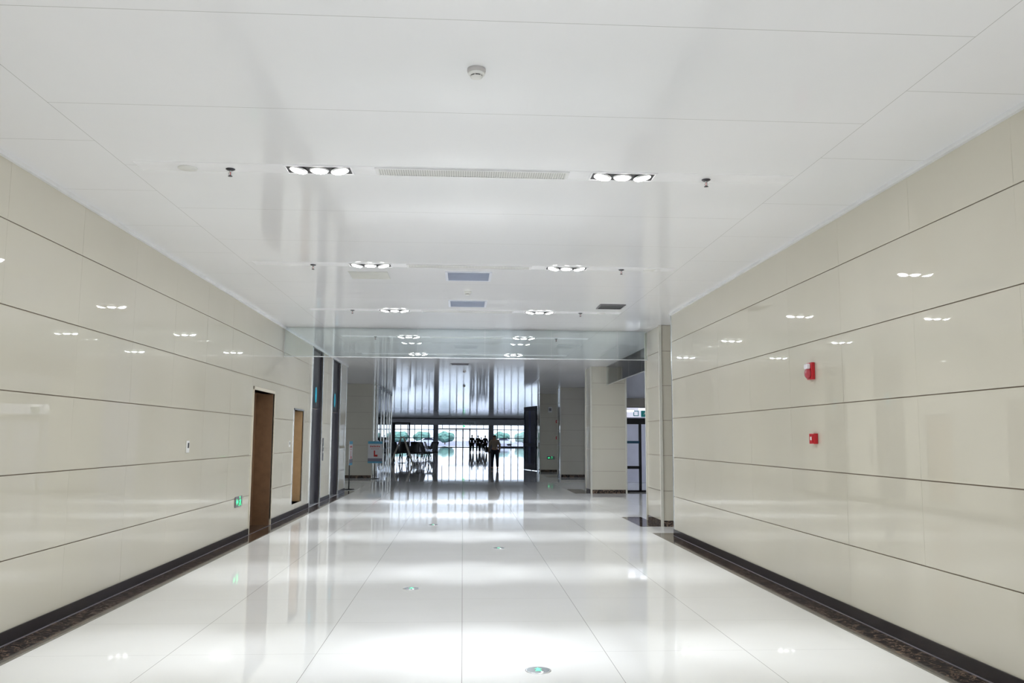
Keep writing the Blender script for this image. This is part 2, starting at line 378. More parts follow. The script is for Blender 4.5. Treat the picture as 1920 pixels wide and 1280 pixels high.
struct(MB().box(-13.2, -13, 88, 150, 0, 9.2).build('wall_hall_side', WALLP), 'left wall of the entrance hall', 'wall')
struct(MB().box(-150, -13.2, -50, 150, -.12, -.02).build('ground_left', mat('pale_paving', (124, 122, 138), .7)), 'pale paving outside the left windows', 'ground')
side_window_wall('wall_east', 10, 13, 88, wins, .9, 3.0, .2, PAINT, 2, 'outer right wall with daylight windows')
struct(MB().box(3.46, 10, 12.9, 13.05, 0, H).build('wall_side', WALLP), 'wall closing the side room behind the right wall', 'wall')
struct(MB().box(-13, WL-.2, 23.9, 24.1, 0, H).build('wall_end', WALLP), 'wall closing the hall behind the lifts', 'wall')
struct(MB().box(13, 13.2, 88, 150, 0, 9.2).build('wall_entrance', WALLP), 'outer right wall of the entrance hall', 'wall')
# side doors seen between the two near pillars, at y = 24
dw = 24.0
mb = MB(); mb.box(4.44, 10, dw, dw+.18, 2.62, H); struct(mb.build('wall_over_door', mat('bluish_white_wall', (205, 208, 222), .5)), 'pale wall above the side doors', 'wall')
struct(MB().box(4.44, 10, dw-.14, dw+.18, 2.37, 2.62).build('trim_10', mat('grey_soffit', (134, 130, 126), .5)), 'grey bulkhead above the lit sign over the side doors', 'trim')
struct(MB().box(6.7, 10, dw, dw+.18, 0, 2.37).build('wall_beside_door', WALLP), 'wall beside the side doors', 'wall')
t = thing('lit_sign_box', 'white lit sign box with teal symbols above the glass side doors', 'sign', (0, dw-.12, 2.21))
MB().box(4.46, 6.7, 0, .12, -.155, .155).build('housing', DSTEEL, t)
MB().box(4.48, 6.68, -.006, 0, -.135, .14).build('sign_face', mat('sign_white', (226, 228, 246), .4, emit=.55), t)
TEAL = mat('teal_print', (30, 130, 130), .4, emit=.12)
mb = MB(); cx, s = 4.86, .075; th = .022
mb.box(cx-s, cx+s, -.010, -.006, s-th-.02, s-.02).box(cx-s, cx+s, -.010, -.006, -s-.02, -s+th-.02).box(cx-s, cx-s+th, -.010, -.006, -s+th-.02, s-th-.02).box(cx+s-th, cx+s, -.010, -.006, -s+th-.02, s-th-.02)
mb.build('character', TEAL, t)
mb = MB(); mb.box(5.0, 5.24, -.010, -.006, -.12, .06); mb.build('pictogram_tile', TEAL, t)
Mx = Matrix.Translation((5.12, -.010, -.03)) @ Matrix.Rotation(PI/2, 4, 'X')
mb = MB()
for a, b in (((-.02, .01), (.02, -.02)), ((.02, -.02), (.05, -.06)), ((-.02, .01), (-.05, -.03)), ((0, .03), (.04, .01)), ((0, .03), (-.04, .02)), ((-.01, .03), (.0, -.02))):
    mb.bar(Mx @ Vector((*a, .003)), Mx @ Vector((*b, .003)), .014, .006)
mb.sphere(Mx @ Vector((.01, .055, .003)), .014, 10)
mb.build('running_figure', WPL, t)
d = thing('door_5', 'black framed glass side doors with teal push bar, between the two near pillars', 'door'); d['kind'] = 'structure'
mb = MB(); mb.box(4.44, 6.7, dw-.04, dw+.04, 1.89, 2.05); mb.box(4.44, 4.50, dw-.04, dw+.04, 0, 1.89); mb.box(6.64, 6.7, dw-.04, dw+.04, 0, 1.89); mb.build('door_frame', BLACK, d)
for x0, x1 in ((4.50, 4.99), (4.99, 5.83), (5.83, 6.64)):
    lf = MB()
    lf.box(x0, x0+.035, dw-.03, dw+.03, 0, 1.89).box(x1-.035, x1, dw-.03, dw+.03, 0, 1.89).box(x0, x1, dw-.03, dw+.03, 0, .05)
    if x0 == 4.50: lf.box(x0, x1, dw-.03, dw+.03, .64, .72)
    lf = lf.build('door_leaf', BLACK, d)
    MB().box(x0+.03, x1-.03, dw-.005, dw+.005, .04, 1.89).build('pane', GLASS, lf)
    if x0 == 4.50: tag(MB().box(x0+.035, x1-.035, dw-.05, dw-.02, 1.35, 1.42).build('push_bar', mat('teal_bar', (36, 84, 110), .4), lf), 'dark teal push bar', None)
struct(MB().box(4.44, 10, 29.4, 29.5, 0, H).build('wall_vestibule', mat('lilac_white_wall', (224, 224, 240), .5)), 'pale wall at the back of the vestibule behind the side doors', 'wall')
tl = thing('vestibule_fill_panel', 'unseen square fill panel added to brighten the vestibule behind the side doors', 'ceiling light', (8.3, 27, H-.03))  # out of view, added only to brighten the vestibule
MB().box(-.6, .6, -.6, .6, 0, .03).build('frame', PAINT, tl); MB().box(-.56, .56, -.56, .56, -.006, 0).build('fill_face', mat('fill_panel_glow', (236, 240, 255), .5, emit=9), tl)
def round_reflection(x, y, z, label):  # glowing discs on added arms stand in for downlights reflected in glass
    t = thing('round_reflection_disc', label, 'ceiling light', (x, y, z), group='reflection discs by the side doors')
    MB().lathe([(.10, -.03), (.11, 0), (.10, .03)], 32).build('glow_disc', mat('reflection_glow', (250, 252, 255), .5, emit=1.15), t); MB().lathe([(.112, .03), (.112, .04)], 32).build('frame', PAINT, t)
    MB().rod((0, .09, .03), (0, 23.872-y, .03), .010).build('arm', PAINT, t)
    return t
round_reflection(4.64, 23.6, 2.25, 'glowing disc standing in for a reflected downlight beside the broad pillar, left of the pair')
round_reflection(4.98, 23.6, 2.295, 'glowing disc standing in for a reflected downlight in front of the lit sign box, right of the pair')

# ------------------------------------------------------------------ glass smoke curtains
t = thing('smoke_curtain', 'clear glass smoke curtain hanging across the corridor from wall to pillar', 'glass panel', (0, 15.5, 0))
xs = [WL+.01, -2.06, -.84, .38, 1.60, 2.82, 3.38]
for a, b in zip(xs, xs[1:]): MB().box(a+.004, b-.004, -.006, .006, 2.93, H).build('glass_pane', CURTAIN_GLASS, t)
MB().box(WL+.01, 3.38, -.012, .012, 2.915, 2.93).build('bottom_rail', CHROME, t)
t = thing('smoke_curtain', 'clear glass smoke curtain running lengthwise between the two near pillars', 'glass panel', (3.93, 0, 0))
ys = [15.78, 17.2, 18.7, 20.2, 21.7, 23.27]
for a, b in zip(ys, ys[1:]): MB().box(-.006, .006, a+.004, b-.004, 2.95, H).build('glass_pane', CURTAIN_GLASS, t)
MB().box(-.010, .010, 15.78, 23.27, 2.935, 2.95).build('bottom_rail', CHROME, t)

# ------------------------------------------------------------------ ceiling strips, downlights, sprinklers
ROWN = ['nearest', 'second', 'third', 'fourth', 'fifth']
def spot_light(parent, loc, tiltx, gain):
    ld = bpy.data.lights.new('spot_bulb', 'SPOT'); ld.energy = SPOT*gain; ld.spot_size = math.radians(33); ld.spot_blend = 1.0
    ld.shadow_soft_size = .045; ld.color = (.905, .95, 1)
    lo = bpy.data.objects.new('spot_bulb', ld); C.objects.link(lo); lo.parent = parent; lo.location = loc
    lo.rotation_euler = (0, tiltx, 0)
    ad = bpy.data.lights.new('lamp_spill', 'AREA'); ad.shape = 'DISK'; ad.size = .085; ad.energy = WIDE*gain; ad.color = (.905, .95, 1)
    ao = bpy.data.objects.new('lamp_spill', ad); C.objects.link(ao); ao.parent = parent; ao.location = (loc[0], loc[1], -.024)
    ao.rotation_euler = (0, tiltx*.4, 0); return lo
def downlight(x, y, label, gain):
    t = thing('triple_downlight', label, 'ceiling light', (x, y, H), group='triple downlights')
    W2, D2_ = .235, .083
    mb = MB(); e = .014
    mb.box(-W2-e, W2+e, -D2_-e, -D2_, -.008, 0).box(-W2-e, W2+e, D2_, D2_+e, -.008, 0).box(-W2-e, -W2, -D2_, D2_, -.008, 0).box(W2, W2+e, -D2_, D2_, -.008, 0)
    mb.build('frame', STRIPW, t)
    MB().box(-W2, W2, -D2_, D2_, -.0035, 0).build('housing', BLACK, t)
    for i, s in enumerate((-1, 0, 1)):
        M = Matrix.Translation((s*.155, 0, -.0065)) @ Matrix.Rotation(-s*.22, 4, 'Y')
        lm = MB().lathe([(.060, .010), (.071, .004), (.071, -.004), (.064, -.008)], 28, M).build('lamp_ring', STRIPW, t)
        MB().lathe([(.062, -.0085), (.055, -.0125), (.03, -.0145), (.001, -.015)], 28, M).build('lamp_face', LAMP, lm)
        spot_light(t, (s*.155, 0, -.07), s*-.30, gain)
    return t
def sprinkler(x, y, label):
    t = thing('sprinkler_head', label, 'sprinkler', (x, y, H-.003), group='ceiling sprinklers')
    MB().lathe([(.034, 0), (.034, -.003), (.022, -.010)], 24).build('rosette', DSTEEL, t)
    mb = MB().rod((0, 0, -.01), (0, 0, -.022), .008); mb.rod((-.008, 0, -.02), (-.013, 0, -.038), .0022, 8).rod((.008, 0, -.02), (.013, 0, -.038), .0022, 8)
    mb.rod((-.013, 0, -.038), (0, 0, -.052), .0022, 8).rod((.013, 0, -.038), (0, 0, -.052), .0022, 8)
    mb.build('frame', CHROME, t)
    tag(MB().rod((0, 0, -.022), (0, 0, -.05), .003, 8).build('glass_bulb', RED, t), 'red glass bulb', None)
    MB().lathe([(.016, -.052), (.017, -.055), (.004, -.056)], 20).build('deflector', DSTEEL, t)
    return t
def speaker_disc(x, y, label):
    t = tag(MB().lathe([(.07, 0), (.07, -.004), (.062, -.008), (.0005, -.010)], 32).build('ceiling_speaker', WPL), label, 'ceiling speaker', 'round ceiling speakers')
    t.location = (x, y, H-.002); return t
def slot_grille(x, y, w_, d_, label):
    t = thing('slot_air_grille', label, 'air vent', (x, y, H-.003), group='long slot air grilles')
    e = .014; mb = MB()
    mb.box(-w_/2, w_/2, -d_/2, -d_/2+e, -.008, 0).box(-w_/2, w_/2, d_/2-e, d_/2, -.008, 0).box(-w_/2, -w_/2+e*1.6, -d_/2+e, d_/2-e, -.008, 0).box(w_/2-e*1.6, w_/2, -d_/2+e, d_/2-e, -.008, 0)
    mb.build('frame', PAINT, t)
    mb = MB(); n = int(w_/.018)
    mb.box(-w_/2+e, w_/2-e, -d_/2+e, d_/2-e, -.001, 0, 1)
    for i in range(n):
        xx = -w_/2+.025+(w_-.05)*i/(n-1); mb.box(xx-.004, xx+.004, -d_/2+e, d_/2-e, -.006, -.001)
    mb.build('louvre', [mat('grille_blade', (232, 232, 230), .4), mat('grille_shadow', (206, 206, 204), .6)], t)
    return t
for k, y in enumerate(ROWS + ROWS_BEHIND):
    dist = ROWN[k]+' row' if k < 5 else ROWN[k-5]+' row behind the viewer'
    ext = 2.38
    st = MB().box(-2.40, 2.46, y-.105, y+.105, H-.002, H+.001).build('ceiling_strip', STRIPW)
    tag(st, 'long narrow white strip set across the ceiling, %s of lights' % dist, 'ceiling strip', 'white ceiling strips')
    downlight(-1.085, y, ('triple downlight left of the air slot, %s from the viewer' % dist) if k < 5 else 'triple downlight on the left, %s row behind the viewer' % ROWN[k-5], GAIN[k])
    downlight(1.18, y, ('triple downlight right of the air slot, %s from the viewer' % dist) if k < 5 else 'triple downlight on the right, %s row behind the viewer' % ROWN[k-5], GAIN[k])
    if k < 5:
        slot_grille(.05, y, 1.44, .175, 'long thin air slot between the two triple downlights, %s' % dist)
        if k < 4:
            sprinkler(-1.74, y+.03, 'small sprinkler head left of the left downlight, %s' % dist)
            sprinkler(1.83, y+.03, 'small sprinkler head right of the right downlight, %s' % dist)
        if k in (0,): speaker_disc(-2.05, y+.03, 'round white speaker at the left end of the nearest strip')
        if k in (1, 2): speaker_disc(2.16, y+.02, 'round white speaker at the right end of the strip, %s' % dist)
# vents in the ceiling
def vent(x, y, w_, d_, blade, fr, label, group=None, n=12):
    t = thing('ceiling_vent', label, 'air vent', (x, y, H), group=group)
    e = .03; mb = MB()
    mb.box(-w_/2, w_/2, -d_/2, -d_/2+e, -.010, 0).box(-w_/2, w_/2, d_/2-e, d_/2, -.010, 0).box(-w_/2, -w_/2+e, -d_/2+e, d_/2-e, -.010, 0).box(w_/2-e, w_/2, -d_/2+e, d_/2-e, -.010, 0)
    mb.build('frame', fr, t)
    mb = MB(); mb.box(-w_/2+e, w_/2-e, -d_/2+e, d_/2-e, -.002, 0)
    for i in range(n):
        yy = -d_/2+e+(d_-2*e)*(i+.5)/n; mb.box(-w_/2+e, w_/2-e, yy-.006, yy+.004, -.009, -.002)
    mb.build('louvre', blade, t); return t
g = 'blue-grey ceiling return grilles'
BLG = mat('blue_grey_grille', (176, 184, 204), .4); BLF = mat('pale_grille_frame', (216, 220, 232), .35)
vent(.045, 10.32, .56, .58, BLG, BLF, 'blue-grey square ceiling grille, nearer of the two in the middle', g)
vent(.045, 12.47, .56, .60, BLG, BLF, 'blue-grey square ceiling grille, farther of the two, behind the small smoke detector', g)
vent(-.10, 22.9, .50, .5, GREYP, GREYP, 'dark grey ceiling grille far beyond the glass smoke curtain')
ap = thing('access_panel', 'flush pale beige access panel in the ceiling left of the grille', 'ceiling panel', (-1.16, 10.36, H))
MB().box(-.23, .23, -.23, .23, -.004, 0).build('panel', mat('beige_access', (206, 206, 200), .4), ap); MB().box(-.235, .235, -.235, .235, -.002, 0).build('frame', mat('seam_grey', (180, 180, 178), .4), ap)
ap = thing('open_ceiling_hatch', 'dark open ceiling hatch on the right beyond the second light row', 'ceiling hatch', (2.19, 12.55, H))
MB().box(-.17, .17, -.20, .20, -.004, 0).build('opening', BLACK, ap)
MB().box(-.19, .19, .17, .21, -.014, 0).box(-.19, .19, -.21, -.17, -.014, 0).box(-.19, -.17, -.17, .17, -.014, 0).box(.17, .19, -.17, .17, -.014, 0).build('frame', GREYP, ap)
ap = thing('access_panel', 'faint grey access panel beyond the glass smoke curtain on the right', 'ceiling panel', (2.25, 18.1, H))
MB().box(-.25, .25, -.3, .3, -.004, 0).build('panel', mat('grey_access', (190, 192, 194), .4), ap)
def smoke_detector(x, y, label, m1=None):
    t = thing('smoke_detector', label, 'smoke detector', (x, y, H), group='ceiling smoke detectors')
    MB().lathe([(.049, 0), (.050, -.010), (.047, -.022)], 36).build('base', m1 or mat('detector_base', (196, 192, 192), .45), t)
    MB().lathe([(.046, -.022), (.044, -.030), (.034, -.036)], 36).build('body', WPL, t)
    MB().lathe([(.031, -.036), (.031, -.042)], 36).build('dark_slot', BLACK, t)
    MB().lathe([(.033, -.042), (.031, -.047), (.020, -.051), (.0005, -.052)], 36).build('cap', WPL, t)
    mb = MB()
    for a in range(6): mb.box(.030, .0335, -.002, .002, -.042, -.036, 0, Matrix.Rotation(a*PI/3+.26, 4, 'Z'))
    mb.build('rib', WPL, t); return t
smoke_detector(.05, 4.40, 'round white smoke detector nearest the viewer, alone in the near ceiling')
smoke_detector(.04, 11.42, 'small cream smoke detector between the two blue-grey grilles', WPL)
smoke_detector(.02, 25.3, 'distant smoke detector just past the dark grey grille')
smoke_detector(.02, 32.5, 'most distant smoke detector, over the far corridor')

# ------------------------------------------------------------------ wall devices
t = thing('fire_alarm_sounder', 'red fire alarm sounder with clear strobe, upper device on the right wall', 'fire alarm', (WR-.002, 7.82, 2.12))
MB().box(-.035, 0, -.058, .058, -.08, .08).build('base', RED, t, bevel=.006)
MB().lathe([(.052, 0), (.050, .02), (.036, .032), (.0005, .034)], 28, Matrix.Translation((-.035, -.002, -.022)) @ Matrix.Rotation(-PI/2, 4, 'Y')).build('sounder', mat('pink_red_plastic', (176, 60, 72), .35), t)
tag(MB().box(-.072, -.035, -.04, .035, .018, .068).build('strobe_lens', mat('strobe_clear', (236, 232, 240), .1), t, bevel=.01), 'clear strobe lens', None)
t = thing('fire_call_point', 'square red manual fire call point, lower device on the right wall', 'fire alarm', (WR-.002, 7.80, 1.49))
MB().box(-.042, 0, -.052, .052, -.048, .048).build('base', RED, t, bevel=.004)
MB().box(-.046, -.042, -.036, .036, -.034, .034).build('cover_plate', RED, t)
tag(MB().box(-.048, -.046, -.016, .016, -.014, .018).build('press_plate', WPL, t), 'small pale press plate', None)
def wall_plate(y, z, s, label):
    t = thing('wall_control_plate', label, 'wall control', (WL+.0025, y, z), group='white wall controls')
    MB().box(0, .014, -.048*s, .048*s, -.07*s, .07*s).build('plate', WPL, t, bevel=.003)
    MB().box(.014, .016, -.018*s, .030*s, -.015*s, .045*s).build('screen', BLACK, t); return t
wall_plate(10.31, 1.36, 1.0, 'small white wall control with black screen, on the near left wall')
wall_plate(16.25, 1.35, .8, 'small white wall control between the tall brown door and the tan cabinet door')
def exit_sign(loc, rz, label, s=1.0):
    t = thing('exit_sign', label, 'exit sign', loc, rz, 'green running-figure exit signs')
    MB().box(-.19*s, .19*s, -.012, 0, -.075*s, .075*s).build('housing', GREYP, t, bevel=.003)
    # local x across, local z up, face towards -y
    M = Matrix.Translation((0, -.012, 0)) @ Matrix.Rotation(PI/2, 4, 'X')
    mb = MB()
    mb.poly([(-.155*s, 0), (-.10*s, .045*s), (-.10*s, .018*s), (-.05*s, .018*s), (-.05*s, -.018*s), (-.10*s, -.018*s), (-.10*s, -.045*s)], M, .003)
    mb.build('arrow', GRN, t)
    mb = MB(); P = lambda x, y: M @ Vector((x*s, y*s, .0015))
    for a, b, w_ in (((.055, .03), (.045, -.012), .026), ((.045, -.01), (.015, -.03), .016), ((.015, -.03), (-.005, -.062), .014), ((.045, -.01), (.085, -.03), .016), ((.085, -.03), (.10, -.06), .014), ((.055, .025), (.015, .012), .012), ((.055, .025), (.095, .005), .012)):
        mb.bar(P(*a), P(*b), w_*s, .003)
    mb.lathe([(.017*s, 0), (.017*s, .003)], 16, M @ Matrix.Translation((.05*s, .058*s, 0)))
    mb.build('running_figure', GRN, t); return t
exit_sign((WL+.0025, 12.74, .548), PI/2, 'low wall exit sign left of the tall brown door')
exit_sign((3.90, 37.985, .62), PI, 'small glowing exit sign low on the far shaded pillar', .9)
bpy.data.objects['exit_sign.001'].rotation_euler = (0, 0, 0)
def floor_marker(x, y, label):
    t = thing('floor_exit_marker', label, 'floor marker', (x, y, 0), group='round steel floor exit markers')
    MB().lathe([(.084, 0), (.083, .003), (.076, .005)], 40).build('steel_ring', CHROME, t)
    MB().lathe([(.074, .0035), (.074, .0055)], 40).build('disc', mat('marker_grey', (104, 112, 118), .25), t)
    M = Matrix.Translation((0, 0, .0055))
    MB().poly([(0, .05), (.026, .018), (.010, .018), (.022, -.03), (-.022, -.03), (-.010, .018), (-.026, .018)][::-1], M, .001).build('arrow', mat('green_floor_light', (110, 240, 190), .5, emit=.45), t)
    for x_ in (0,): MB().lathe([(.008, .0055), (.008, .0075)], 12, Matrix.Translation((.02, -.055, 0))).build('led', mat('led_white', (255, 255, 255), .4, emit=2.5), t)
    return t
floor_marker(.50, 5.66, 'round steel floor marker nearest the viewer, at the bottom of the picture')
floor_marker(-.49, 8.68, 'round steel floor marker left of the centre joint, second from the viewer')
floor_marker(.50, 11.77, 'round steel floor marker right of the centre joint, third from the viewer')
floor_marker(-.49, 14.9, 'round steel floor marker farthest from the viewer')
# devices on the far pillar
t = thing('wall_box', 'small pale box high on the far shaded pillar', 'wall box', (3.86, 37.98, 2.98)); t.location.z = 3.0
MB().box(-.09, .09, -.08, 0, -.12, .12).build('body', WPL, t, bevel=.01); MB().box(-.05, .05, -.085, -.08, -.06, .06).build('lid', GREYP, t)
t.location.z = 2.75
for z, l in ((2.22, 'upper small red alarm on the side of the far shaded pillar'), (1.5, 'lower small red alarm on the side of the far shaded pillar')):
    t = thing('fire_alarm', l, 'fire alarm', (4.17, 37.985, z)); MB().box(-.05, .05, -.03, 0, -.06, .06).build('base', RED, t, bevel=.005); MB().box(-.02, .02, -.035, -.03, -.02, .02).build('button', WPL, t)

# ------------------------------------------------------------------ notice stands
def notice_stand(loc, rz, label, bw, bh, zc, ph):
    t = thing('notice_stand', label, 'sign stand', loc, rz)
    MB().lathe([(.16, 0), (.16, .012), (.03, .022)], 32).build('base', BLACK, t)
    MB().rod((0, 0, .02), (0, 0, ph), .015).build('pole', BLACK, t)
    b_ = MB().box(-bw/2, bw/2, -.035, -.017, zc-bh/2, zc+bh/2).build('board', mat('board_white', (214, 212, 212), .35), t, bevel=.003)
    BL = mat('board_blue', (88, 160, 190), .4)
    MB().box(-bw/2, bw/2, -.037, -.035, zc+bh/2-.09, zc+bh/2).build('blue_band', BL, b_); MB().box(-bw/2, bw/2, -.037, -.035, zc-bh/2, zc-bh/2+.06).build('blue_band', BL, b_)
    MB().box(-bw/2, bw/2, -.037, -.035, zc-bh/2+.06, zc-bh/2+.17).build('grey_print', mat('board_grey', (120, 116, 130), .4), b_)
    RP = mat('red_print', (196, 40, 36), .4)
    mb = MB(); n = 6; cw = bw*.72/n
    for i in range(n):      # a row of small blocky characters
        x = -bw*.36+i*cw; zt = zc+bh*.24; q = cw*.78; r = random.Random(i)
        mb.box(x, x+q, -.038, -.036, zt, zt+.012).box(x, x+q, -.038, -.036, zt+q*.45, zt+q*.45+.010).box(x+q*.4, x+q*.4+.012, -.038, -.036, zt-.015, zt+q*.85)
        if i % 2: mb.box(x, x+.012, -.038, -.036, zt, zt+q*.8)
        else: mb.box(x, x+q, -.038, -.036, zt+q*.8, zt+q*.8+.01)
    for i in range(6): mb.box(-bw*.28+i*bw*.1, -bw*.28+i*bw*.1+bw*.05, -.038, -.036, zc+bh*.14, zc+bh*.14+.02)
    mb.build('lettering', RP, b_)
    MB().box(-.045, .0, -.039, -.036, zc-.16, zc+.06).box(-.045, .09, -.039, -.036, zc-.16, zc-.09).build('red_mark', RP, b_)
    return t
notice_stand((-3.16, 31.35, 0), -.05, 'notice stand facing the viewer, white board with red lettering and a red L mark', .52, .78, .95, 1.2)
notice_stand((-3.23, 24.85, 0), 1.52, 'notice stand seen edge-on at the end of the left wall', .50, .68, 1.03, 1.3)

# ------------------------------------------------------------------ far left glass partition
t = thing('glass_partition', 'glazed partition with bright metal posts behind the notice stands', 'glass partition', (0, 0, 0))
mb = MB().box(-3.28, -3.245, 32.85, 39.2, 0, .22); mb.build('plinth', MARBLE, t)
ys = [32.9, 34.3, 35.6, 36.9, 38.1, 39.2]
for y in ys: MB().box(-3.30, -3.232, y-.04, y+.04, 0, H).build('post', CHROME, t)
for k, (a, b) in enumerate(zip(ys, ys[1:])):
    if k in (0, 2): MB().box(-3.262, -3.25, a+.04, b-.04, .22, H-.1).build('glass_pane', CURTAIN_GLASS, t)
    else: MB().box(-3.275, -3.255, a+.04, b-.04, .22, H-.1).build('solid_panel', PANEL, t)
MB().box(-3.28, -3.25, 32.9, 39.2, 1.0, 1.06).build('rail', CHROME, t)
MB().box(-3.28, -3.25, 32.9, 39.2, H-.1, H).build('top_rail', DSTEEL, t)
# open navy door leaf
t = thing('open_door_leaf', 'tall navy metal door leaf standing open in front of the far hall', 'door', (2.93, 40.9, 0), math.atan2(-1.9, .42))
L = 1.95
mb = MB(); mb.box(0, .12, -.03, .03, .02, 2.95).box(L-.12, L, -.03, .03, .02, 2.95).box(.12, L-.12, -.03, .03, .02, .30).box(.12, L-.12, -.03, .03, 2.75, 2.95).box(.12, L-.12, -.03, .03, 1.1, 1.25)
mb.build('frame', NAVY, t)
MB().box(.12, L-.12, -.012, .012, .30, 2.75).build('panel', mat('navy_panel', (38, 44, 66), .2), t)
for x in (.80, .98): MB().box(x-.02, x+.02, -.022, .022, .30, 2.75).build('metal_strip', mat('violet_steel', (120, 122, 160), .25, .5), t)
MB().rod((.06, -.06, .9), (.06, -.06, 1.5), .014).build('handle', CHROME, t)
# dark door posts on the left of the far hall
DARK = mat('dark_bronze', (34, 28, 28), .5)
t = thing('door_portal', 'slim dark bronze door portal standing left in the far hall', 'door frame', (0, 54, 0))
MB().box(-4.46, -4.24, -.08, .08, 0, 2.42).build('post', DARK, t)
MB().box(-3.40, -3.31, -.05, .05, 0, 2.42).build('post', DARK, t)
MB().box(-4.24, -3.40, -.05, .05, 2.34, 2.42).build('top_rail', DARK, t)

# ------------------------------------------------------------------ step ladder and seats
t = thing('step_ladder', 'pale aluminium A-frame step ladder in front of the dark seats', 'ladder', (-3.36, 48.2, 0))
ALU = mat('pale_aluminium', (168, 160, 148), .4)
for sy in (-.22, .22):
    MB().bar((-.06, sy, 1.52), (-.66, sy*1.3, 0), .10, .05).build('rear_rail', ALU, t)
    MB().bar((.06, sy, 1.52), (.60, sy*1.3, 0), .13, .06).build('front_rail', ALU, t)
for k in range(1, 5):
    f = k/5; MB().box(.60-.54*f-.05, .60-.54*f+.05, -.24, .24, 1.52*f-.015, 1.52*f+.01).build('step', ALU, t)
MB().box(-.09, .09, -.24, .24, 1.50, 1.54).build('top_cap', ALU, t)
BLK = mat('black_seat', (14, 13, 20), .45)
def shell_chair(loc, rz, label, m_, s=1.0, group='moulded chairs in the far hall'):
    t = thing('shell_chair', label, 'chair', loc, rz, group)
    mb = MB(); nu, nv = 8, 9; grid = []
    for i in range(nu+1):
        row = []
        for j in range(nv+1):
            u = i/nu*2-1; v = j/nv
            wdt = .27*(1-.25*max(0, v-.6)/.4); x = u*wdt*s
            if v < .5: y = (-.25+v*.9)*s; z = (.44-.03*math.sin(v*2*PI)+.05*u*u)*s
            else: y = (.20+(v-.5)*.30 - .10*u*u)*s; z = (.44+(v-.5)**1.0*1.0+.05*u*u*(1-v))*s
            row.append(mb.bm.verts.new((x, y, z)))
        grid.append(row)
    for i in range(nu):
        for j in range(nv):
            f = mb.bm.faces.new((grid[i][j], grid[i+1][j], grid[i+1][j+1], grid[i][j+1])); f.smooth = True
    o = mb.build('shell', m_, t); so = o.modifiers.new('thick', 'SOLIDIFY'); so.thickness = .03*s
    for a in (-1, 1):
        for b in (-1, 1):
            MB().rod((a*.15*s, b*.13*s, .43*s), (a*.23*s, b*.22*s, 0), .018*s, 8, r2=.012*s).build('leg', BLK if m_ is BLK else ALU, t)
    return t
WSH = mat('white_shell', (210, 210, 222), .4)
c0 = shell_chair((-4.35, 51.3, 0), .4, 'black moulded chair left of the ladder, leftmost of the group', BLK, 1.3)
for x, y, r, s in ((-3.85, 49.9, 2.6, 'black moulded chair directly behind the ladder, left side'), (-2.9, 49.9, -.5, 'black moulded chair right of the ladder foot'),
                (-2.1, 49.9, 1.9, 'black moulded chair fourth along, in front of the white chair'), (-3.55, 52.1, 3.3, 'black moulded chair behind the leftmost one, half hidden by the ladder'), (-2.7, 51.4, .9, 'black moulded chair at the back of the group by the dark post'), (-1.85, 51.2, -1.2, 'black moulded chair at the right end of the group')):
    dup(c0, (x, y, 0), r, s)
shell_chair((-2.55, 52.5, 0), 2.9, 'white moulded chair among the black ones', WSH, 1.1)
shell_chair((-3.85, 72, 0), .6, 'dark moulded chair deeper in the hall, left of the far column', BLK, 1.2)
shell_chair((-3.35, 71, 0), 2.2, 'white moulded chair deeper in the hall beside the far column', WSH, 1.2)
shell_chair((-2.75, 73, 0), -1, 'dark moulded chair deeper in the hall, right in front of the far column', BLK, 1.2)
shell_chair((-3.0, 75, 0), 1.4, 'white moulded chair deepest in the hall', WSH, 1.2)
t = thing('round_cafe_table', 'low dark round table amid the black chairs', 'table', (-3.55, 50.85, 0))
MB().lathe([(.30, .68), (.30, .71)], 28).build('tabletop', BLK, t); MB().rod((0, 0, .02), (0, 0, .68), .03).build('pole', BLK, t); MB().lathe([(.22, 0), (.22, .02)], 24).build('base', BLK, t)

# ------------------------------------------------------------------ far header, columns, facade
struct(MB().box(-13, 13, 87.9, 88.3, 2.77, H-.05).build('wall_header', mat('pale_bulkhead', (226, 226, 234), .4)), 'grey bulkhead across the far end of the ceiling', 'wall')
struct(MB().box(-13, 13, 87.85, 88.3, H-.05, H+.0).build('trim_11', DARK), 'dark line where the far bulkhead meets the ceiling', 'trim')
struct(MB().box(-13.2, 13.2, 87.9, 88.1, H+.12, 9).build('wall_upper', WALLP), 'upper wall of the entrance hall', 'wall')
for x, l in ((-2.78, 'grey column carrying the far bulkhead, left of the entrance'), (2.88, 'grey column carrying the far bulkhead, right of the entrance')):
    t = thing('hall_column', l, 'column', (x, 88.1, 0)); MB().box(-.26, .26, -.26, .26, .08, 2.77).build('shaft', mat('column_grey', (128, 128, 140), .25), t, bevel=.03); MB().box(-.29, .29, -.29, .29, 0, .08).build('base', MARBLE, t)
t = thing('overhead_sign', 'pale overhead sign on the far bulkhead above the entrance', 'sign', (.55, 87.83, 2.97)); MB().box(-.75, .75, 0, .06, -.16, .16).build('board', mat('pale_sign', (196, 204, 212), .4, emit=.05), t, bevel=.01)
mb = MB()
for i in range(6): mb.box(-.55+i*.19, -.42+i*.19, -.01, 0, -.06, .06)
mb.build('lettering', mat('sign_grey_print', (140, 150, 160), .4), t)
t = thing('hanging_exit_light', 'tiny green exit light hanging over the far entrance', 'exit sign', (.1, 87.8, 2.66)); MB().box(-.12, .12, 0, .05, -.07, .07).build('housing', GRN, t); MB().rod((0, .02, .07), (0, .02, .14), .01).build('stem', BLACK, t)
FY = 135
n = nwin+0
FR = mat('facade_frame', (40, 42, 50), .4)
struct(MB().box(-13.2, 13.2, FY-.1, FY+.1, 5.2, 9.2).build('wall_front', WALLP), 'wall above the far glass entrance', 'wall')
